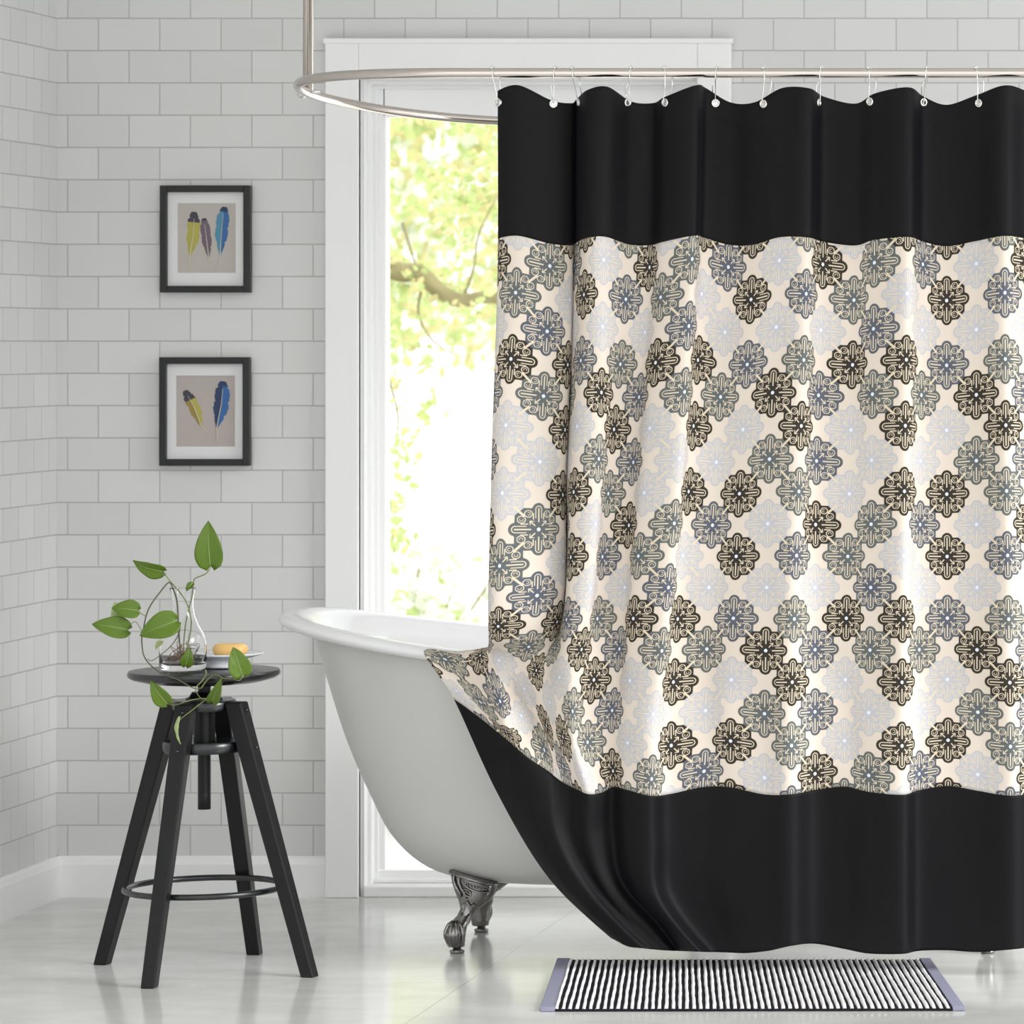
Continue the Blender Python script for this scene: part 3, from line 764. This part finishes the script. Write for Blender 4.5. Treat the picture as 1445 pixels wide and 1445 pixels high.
m.build('roots', ROOT, vine)
def leaf(base, tip, wid, tilt=0, fold=.25, bend=.15, m_=None, name='leaf', off=0):
    b = vy_(base); t = vy_(tip); ax = (t-b); L = ax.length; ax.normalize()
    nrm = Vector((0, -1, .25)); nrm = (nrm-ax*nrm.dot(ax)).normalized(); sd = ax.cross(nrm)
    ro = Matrix.Rotation(tilt, 3, ax); nrm = ro @ nrm; sd = ro @ sd
    w = wid/708/2; ring_ = 14; cols = [-1, -.8, -.55, -.3, 0, .3, .55, .8, 1]; V = []; Fc = []
    for i in range(ring_+1):
        s = i/ring_
        # heart outline: lobes reach behind the stalk
        hw = w*(math.sin(PI*min(1, s*.97+.03)**.62))**.85*1.0 if 0 < s < 1 else (w*.25 if s == 0 else 0)
        for c in cols:
            back = -.10*L*(abs(c)**1.5)*(1-s)**3*(1 if s < .5 else 1)
            x = ax*(s*L+back)+sd*(c*hw*1.03)
            V.append(b+x+nrm*(abs(c)*hw*fold+math.sin(s*PI)*L*bend*.5-bend*L*.5*s*s+.0008*math.sin(c*9+s*14)))
    nc = len(cols)
    for i in range(ring_):
        for j in range(nc-1): Fc.append((i*nc+j, i*nc+j+1, (i+1)*nc+j+1, (i+1)*nc+j))
    o = obj(name, V, Fc, m_ or LEAF, vine); s_ = o.modifiers.new('t', 'SOLIDIFY'); s_.thickness = .0005
    mid = MB(); mid.tube([V[i*nc+4]+nrm*.0004 for i in range(ring_+1)], [.0006*(1.1-i/ring_) for i in range(ring_+1)], 5); mid.build('midrib', LEAFP, o)
    return o
leaf((297, 799, N0-.012), (293, 735, N0-.02), 38, .1)
leaf((231, 806, N0-.02), (186, 793, N0-.035), 26, -.75, .3, .2)
leaf((195, 862, N0-.06), (157, 857, N0-.07), 26, .1)
leaf((168, 878, N0-.05), (162, 849, N0-.045), 18, .3, m_=LEAFP)
leaf((181, 889, N0-.06), (129, 880, N0-.075), 30, .05)
leaf((249, 876, N0-.075), (196, 897, N0-.09), 37, -.1)
leaf((342, 953, N0-.14), (329, 913, N0-.145), 30, .25)
leaf((236, 993, N0-.14), (212, 962, N0-.16), 24, -.2)
leaf((299, 990, N0-.11), (312, 959, N0-.16), 17, .6, .5)
leaf((254, 1014, N0-.17), (252, 1050, N0-.175), 10, .9, .6, m_=LEAFP)
leaf((262, 940, N0-.05), (268, 914, N0-.055), 17, .4)
leaf((272, 823, N0-.014), (262, 834, N0-.02), 10, .2)
leaf((228, 905, N0-.05), (219, 916, N0-.06), 9, .2, m_=LEAFP)

# ------------------------------------------------------------------ bath mat
fl = lambda px, py: at(px, py, CAMZ*F/(py-481)+CAMY)
FLc, FRc, BLc, BRc = fl(762, 1428), fl(1362, 1427), fl(786, 1358), fl(1313, 1358)
def mp(u, v): return FLc.lerp(FRc, u).lerp(BLc.lerp(BRc, u), v)
matt = thing('bath_mat', 'black and white ribbed bath mat with grey-blue ends on the floor', 'bath mat', mp(.5, .5))
NR = 58; per = 10; nv = 70; u0, u1 = .034, .972; nu = NR*per
V = []; Fc = []; mi = []
for j in range(nv+1):
    v = j/nv
    for i in range(nu+1):
        ph = i/per; wob = .10*math.sin(v*13+ph*1.9)+.07*math.sin(v*41+ph*5.3)
        e = min(1, min(v, 1-v)*22+.15); u = u0+(u1-u0)*(i+(wob*per*.35 if 0 < i < nu else 0))/nu
        p = mp(u, v); f = (ph % 1)
        hw = math.sin(PI*min(1, f/.56)) if f < .56 else 0
        z = .005+.0065*(max(0, hw)**.55)*e*(1+.18*math.sin(v*120+ph*7)) + (.003*e if f >= .56 else 0)
        V.append((p.x, p.y+.0006*math.sin(i*2.3), z))
for j in range(nv):
    for i in range(nu):
        Fc.append((j*(nu+1)+i, j*(nu+1)+i+1, (j+1)*(nu+1)+i+1, (j+1)*(nu+1)+i)); f = ((i+.5)/per) % 1
        mi.append(0 if f < .54 else 1)
obj('pile', V, Fc, [MATW, MATK], matt, True, mi)
def slab(u_a, u_b, zt, name, ms, lab=None):
    P = [mp(u_a, 0), mp(u_b, 0), mp(u_b, 1), mp(u_a, 1)]; V = [(p.x, p.y, 0.0005) for p in P]+[(p.x, p.y, zt) for p in P]
    o = obj(name, V, [(0, 3, 2, 1), (4, 5, 6, 7), (0, 1, 5, 4), (1, 2, 6, 5), (2, 3, 7, 6), (3, 0, 4, 7)], ms, matt, False)
    b = o.modifiers.new('b', 'BEVEL'); b.width = .0015; b.segments = 2
    if lab: o['label'] = lab
slab(u0, u1, .0055, 'backing', MATK); slab(0, u0+.0015, .009, 'end_band', BAND, 'grey-blue woven end band'); slab(u1-.0015, 1, .009, 'end_band', BAND, 'grey-blue woven end band')

# ------------------------------------------------------------------ framed feather prints
def P2(px, py): return Vector(((px-2000)/625, 0, CAMZ-(py-481)/625))
FY = mat('feather_yellow', (176, 168, 84), .7); FD = mat('feather_dark', (70, 66, 78), .7); FP = mat('feather_plum', (112, 98, 112), .7)
FB = mat('feather_blue', (58, 104, 160), .7); FT = mat('feather_teal', (84, 140, 168), .7); FQ = mat('feather_quill', (206, 200, 178), .7); FN = mat('feather_navy', (46, 62, 96), .7); FO = mat('feather_ochre', (156, 134, 72), .7)
AM = {c: i+1 for i, c in enumerate('YDPBTQNO')}
def picture(x0, y0, x1, y1, art, artm, feathers, label):
    c = P2((x0+x1)/2, y1); pf = thing('picture_frame', label, 'picture', (c.x, 0, c.z), 'framed feather prints on the tiled wall')
    a = P2(x0, y1); b = P2(x1, y0); t = 9.5/625
    m = MB(); yb, yf = -.001, -.020
    m.box((a.x, yf, a.z), (a.x+t, yb, b.z)); m.box((b.x-t, yf, a.z), (b.x, yb, b.z)); m.box((a.x+t, yf, a.z), (b.x-t, yb, a.z+t)); m.box((a.x+t, yf, b.z-t), (b.x-t, yb, b.z))
    m.build('frame', FRK, pf, False, .0015)
    e = P2(art[0], art[3]); g = P2(art[2], art[1])
    m = MB(); y2, y1_ = -.0085, -.0065     # mat board with a window
    m.box((a.x+t-.002, y2, a.z+t-.002), (e.x, y1_, b.z-t+.002)); m.box((g.x, y2, a.z+t-.002), (b.x-t+.002, y1_, b.z-t+.002))
    m.box((e.x, y2, a.z+t-.002), (g.x, y1_, e.z)); m.box((e.x, y2, g.z), (g.x, y1_, b.z-t+.002)); m.build('mat_board', PAPER, pf, False)
    m = MB(); m.box((e.x-.004, -.0062, e.z-.004), (g.x+.004, -.0040, g.z+.004), 0)
    for fi_, (tip, base_, qu, w, pal, curve) in enumerate(feathers):
        T_, B0, Q_ = P2(*tip), P2(*base_), P2(*qu); ax = B0-T_; L = ax.length; ax.normalize(); sd = Vector((-ax.z, 0, ax.x)); n = 30
        yy = -.0065-.0002*fi_
        top, dark, left, right = pal
        for side in (-1, 1):
            prev = None
            for i in range(n+1):
                s = i/n; hw = w/625/2*(min(1, s*4+.12)**.5)*(1 if s < .6 else max(0.05, (1-s)/.4)**.75)*(1+.05*math.sin(s*47+side)+.03*math.sin(s*91))
                cc = T_+ax*(s*L)+sd*(curve/625*math.sin(s*PI)); o_ = cc+sd*side*hw
                if i and s > .1 and (i % 9 == 4): o_ = cc+sd*side*hw*.78
                cur_ = (Vector((cc.x, yy, cc.z)), Vector((o_.x, yy, o_.z)))
                if prev:
                    f_ = [prev[0], prev[1], cur_[1], cur_[0]]; f_ = f_ if side > 0 else f_[::-1]
                    m.add(f_, [(0, 1, 2, 3)], AM[dark] if s < top+.03*math.sin(i) else AM[left if side < 0 else right])
                prev = cur_
        ql = [Vector((p.x, yy-.0004, p.z)) for p in [T_+ax*L*.15+sd*(curve/625*math.sin(.15*PI)), T_+ax*L*.5+sd*(curve/625), B0, Q_]]
        m.tube(ql, [.0004, .0008, .0011, .0008], 5, AM['Q'] if pal[1] != 'P' else AM['D'])
    m.build('print', [artm, FY, FD, FP, FB, FT, FQ, FN, FO], pf, False)
picture(229, 262, 356, 413, (252, 287, 334, 385), ARTA, [((275, 299), (269, 362), (270, 381), 18, (.22, 'D', 'Y', 'Y'), 2), ((289, 308), (296, 364), (297, 373), 14, (.05, 'D', 'P', 'P'), 0),
        ((318, 292), (312, 360), (307, 382), 18, (.14, 'N', 'T', 'B'), -1)], 'upper black-framed print of three feathers: yellow, plum and blue')
picture(228, 504, 355, 657, (250, 530, 333, 630), ARTB, [((262, 551), (286, 603), (293, 608), 16, (.28, 'D', 'O', 'Y'), 2), ((316, 538), (307, 604), (308, 624), 21, (.10, 'N', 'N', 'B'), 2)],
        'lower black-framed print of two feathers: olive and blue')

# ------------------------------------------------------------------ light
w = bpy.data.worlds.new('World'); bpy.context.scene.world = w; w.use_nodes = True
bg = w.node_tree.nodes['Background']; bg.inputs[0].default_value = (.97, .985, 1.0, 1); bg.inputs[1].default_value = 1.4
def sun(name, az, el, st, ang, col=(1, 1, 1)):
    l = bpy.data.lights.new(name, 'SUN'); l.energy = st; l.angle = math.radians(ang); l.color = col
    o = bpy.data.objects.new(name, l); C.objects.link(o)
    d = Vector((math.cos(el)*math.sin(az), -math.cos(el)*math.cos(az), math.sin(el)))   # direction to the sun; az from -y towards +x
    o.rotation_euler = d.to_track_quat('Z', 'Y').to_euler(); o.location = d*6
    return o
sun('garden_sun', math.radians(-150), math.radians(54), 2.6, 3)
sun('front_fill_sun', math.radians(68), math.radians(26), 2.6, 24)  # added soft second sun, brightens the room from the right front

# ------------------------------------------------------------------ camera
cd = bpy.data.cameras.new('Camera'); cam = bpy.data.objects.new('Camera', cd); C.objects.link(cam)
cam.location = (0, CAMY, CAMZ); cam.rotation_euler = (PI/2, 0, 0)
cd.sensor_width = 36; cd.lens = F/1445*36; cd.shift_x = -(2000-722.5)/1445; cd.shift_y = -(722.5-481)/1445
cd.clip_end = 200
cd.dof.use_dof = True; cd.dof.focus_distance = 8.3; cd.dof.aperture_fstop = 7.0
s = bpy.context.scene; s.camera = cam
s.view_settings.view_transform = 'Standard'; s.view_settings.look = 'None'; s.view_settings.gamma = 1; s.view_settings.exposure = .33
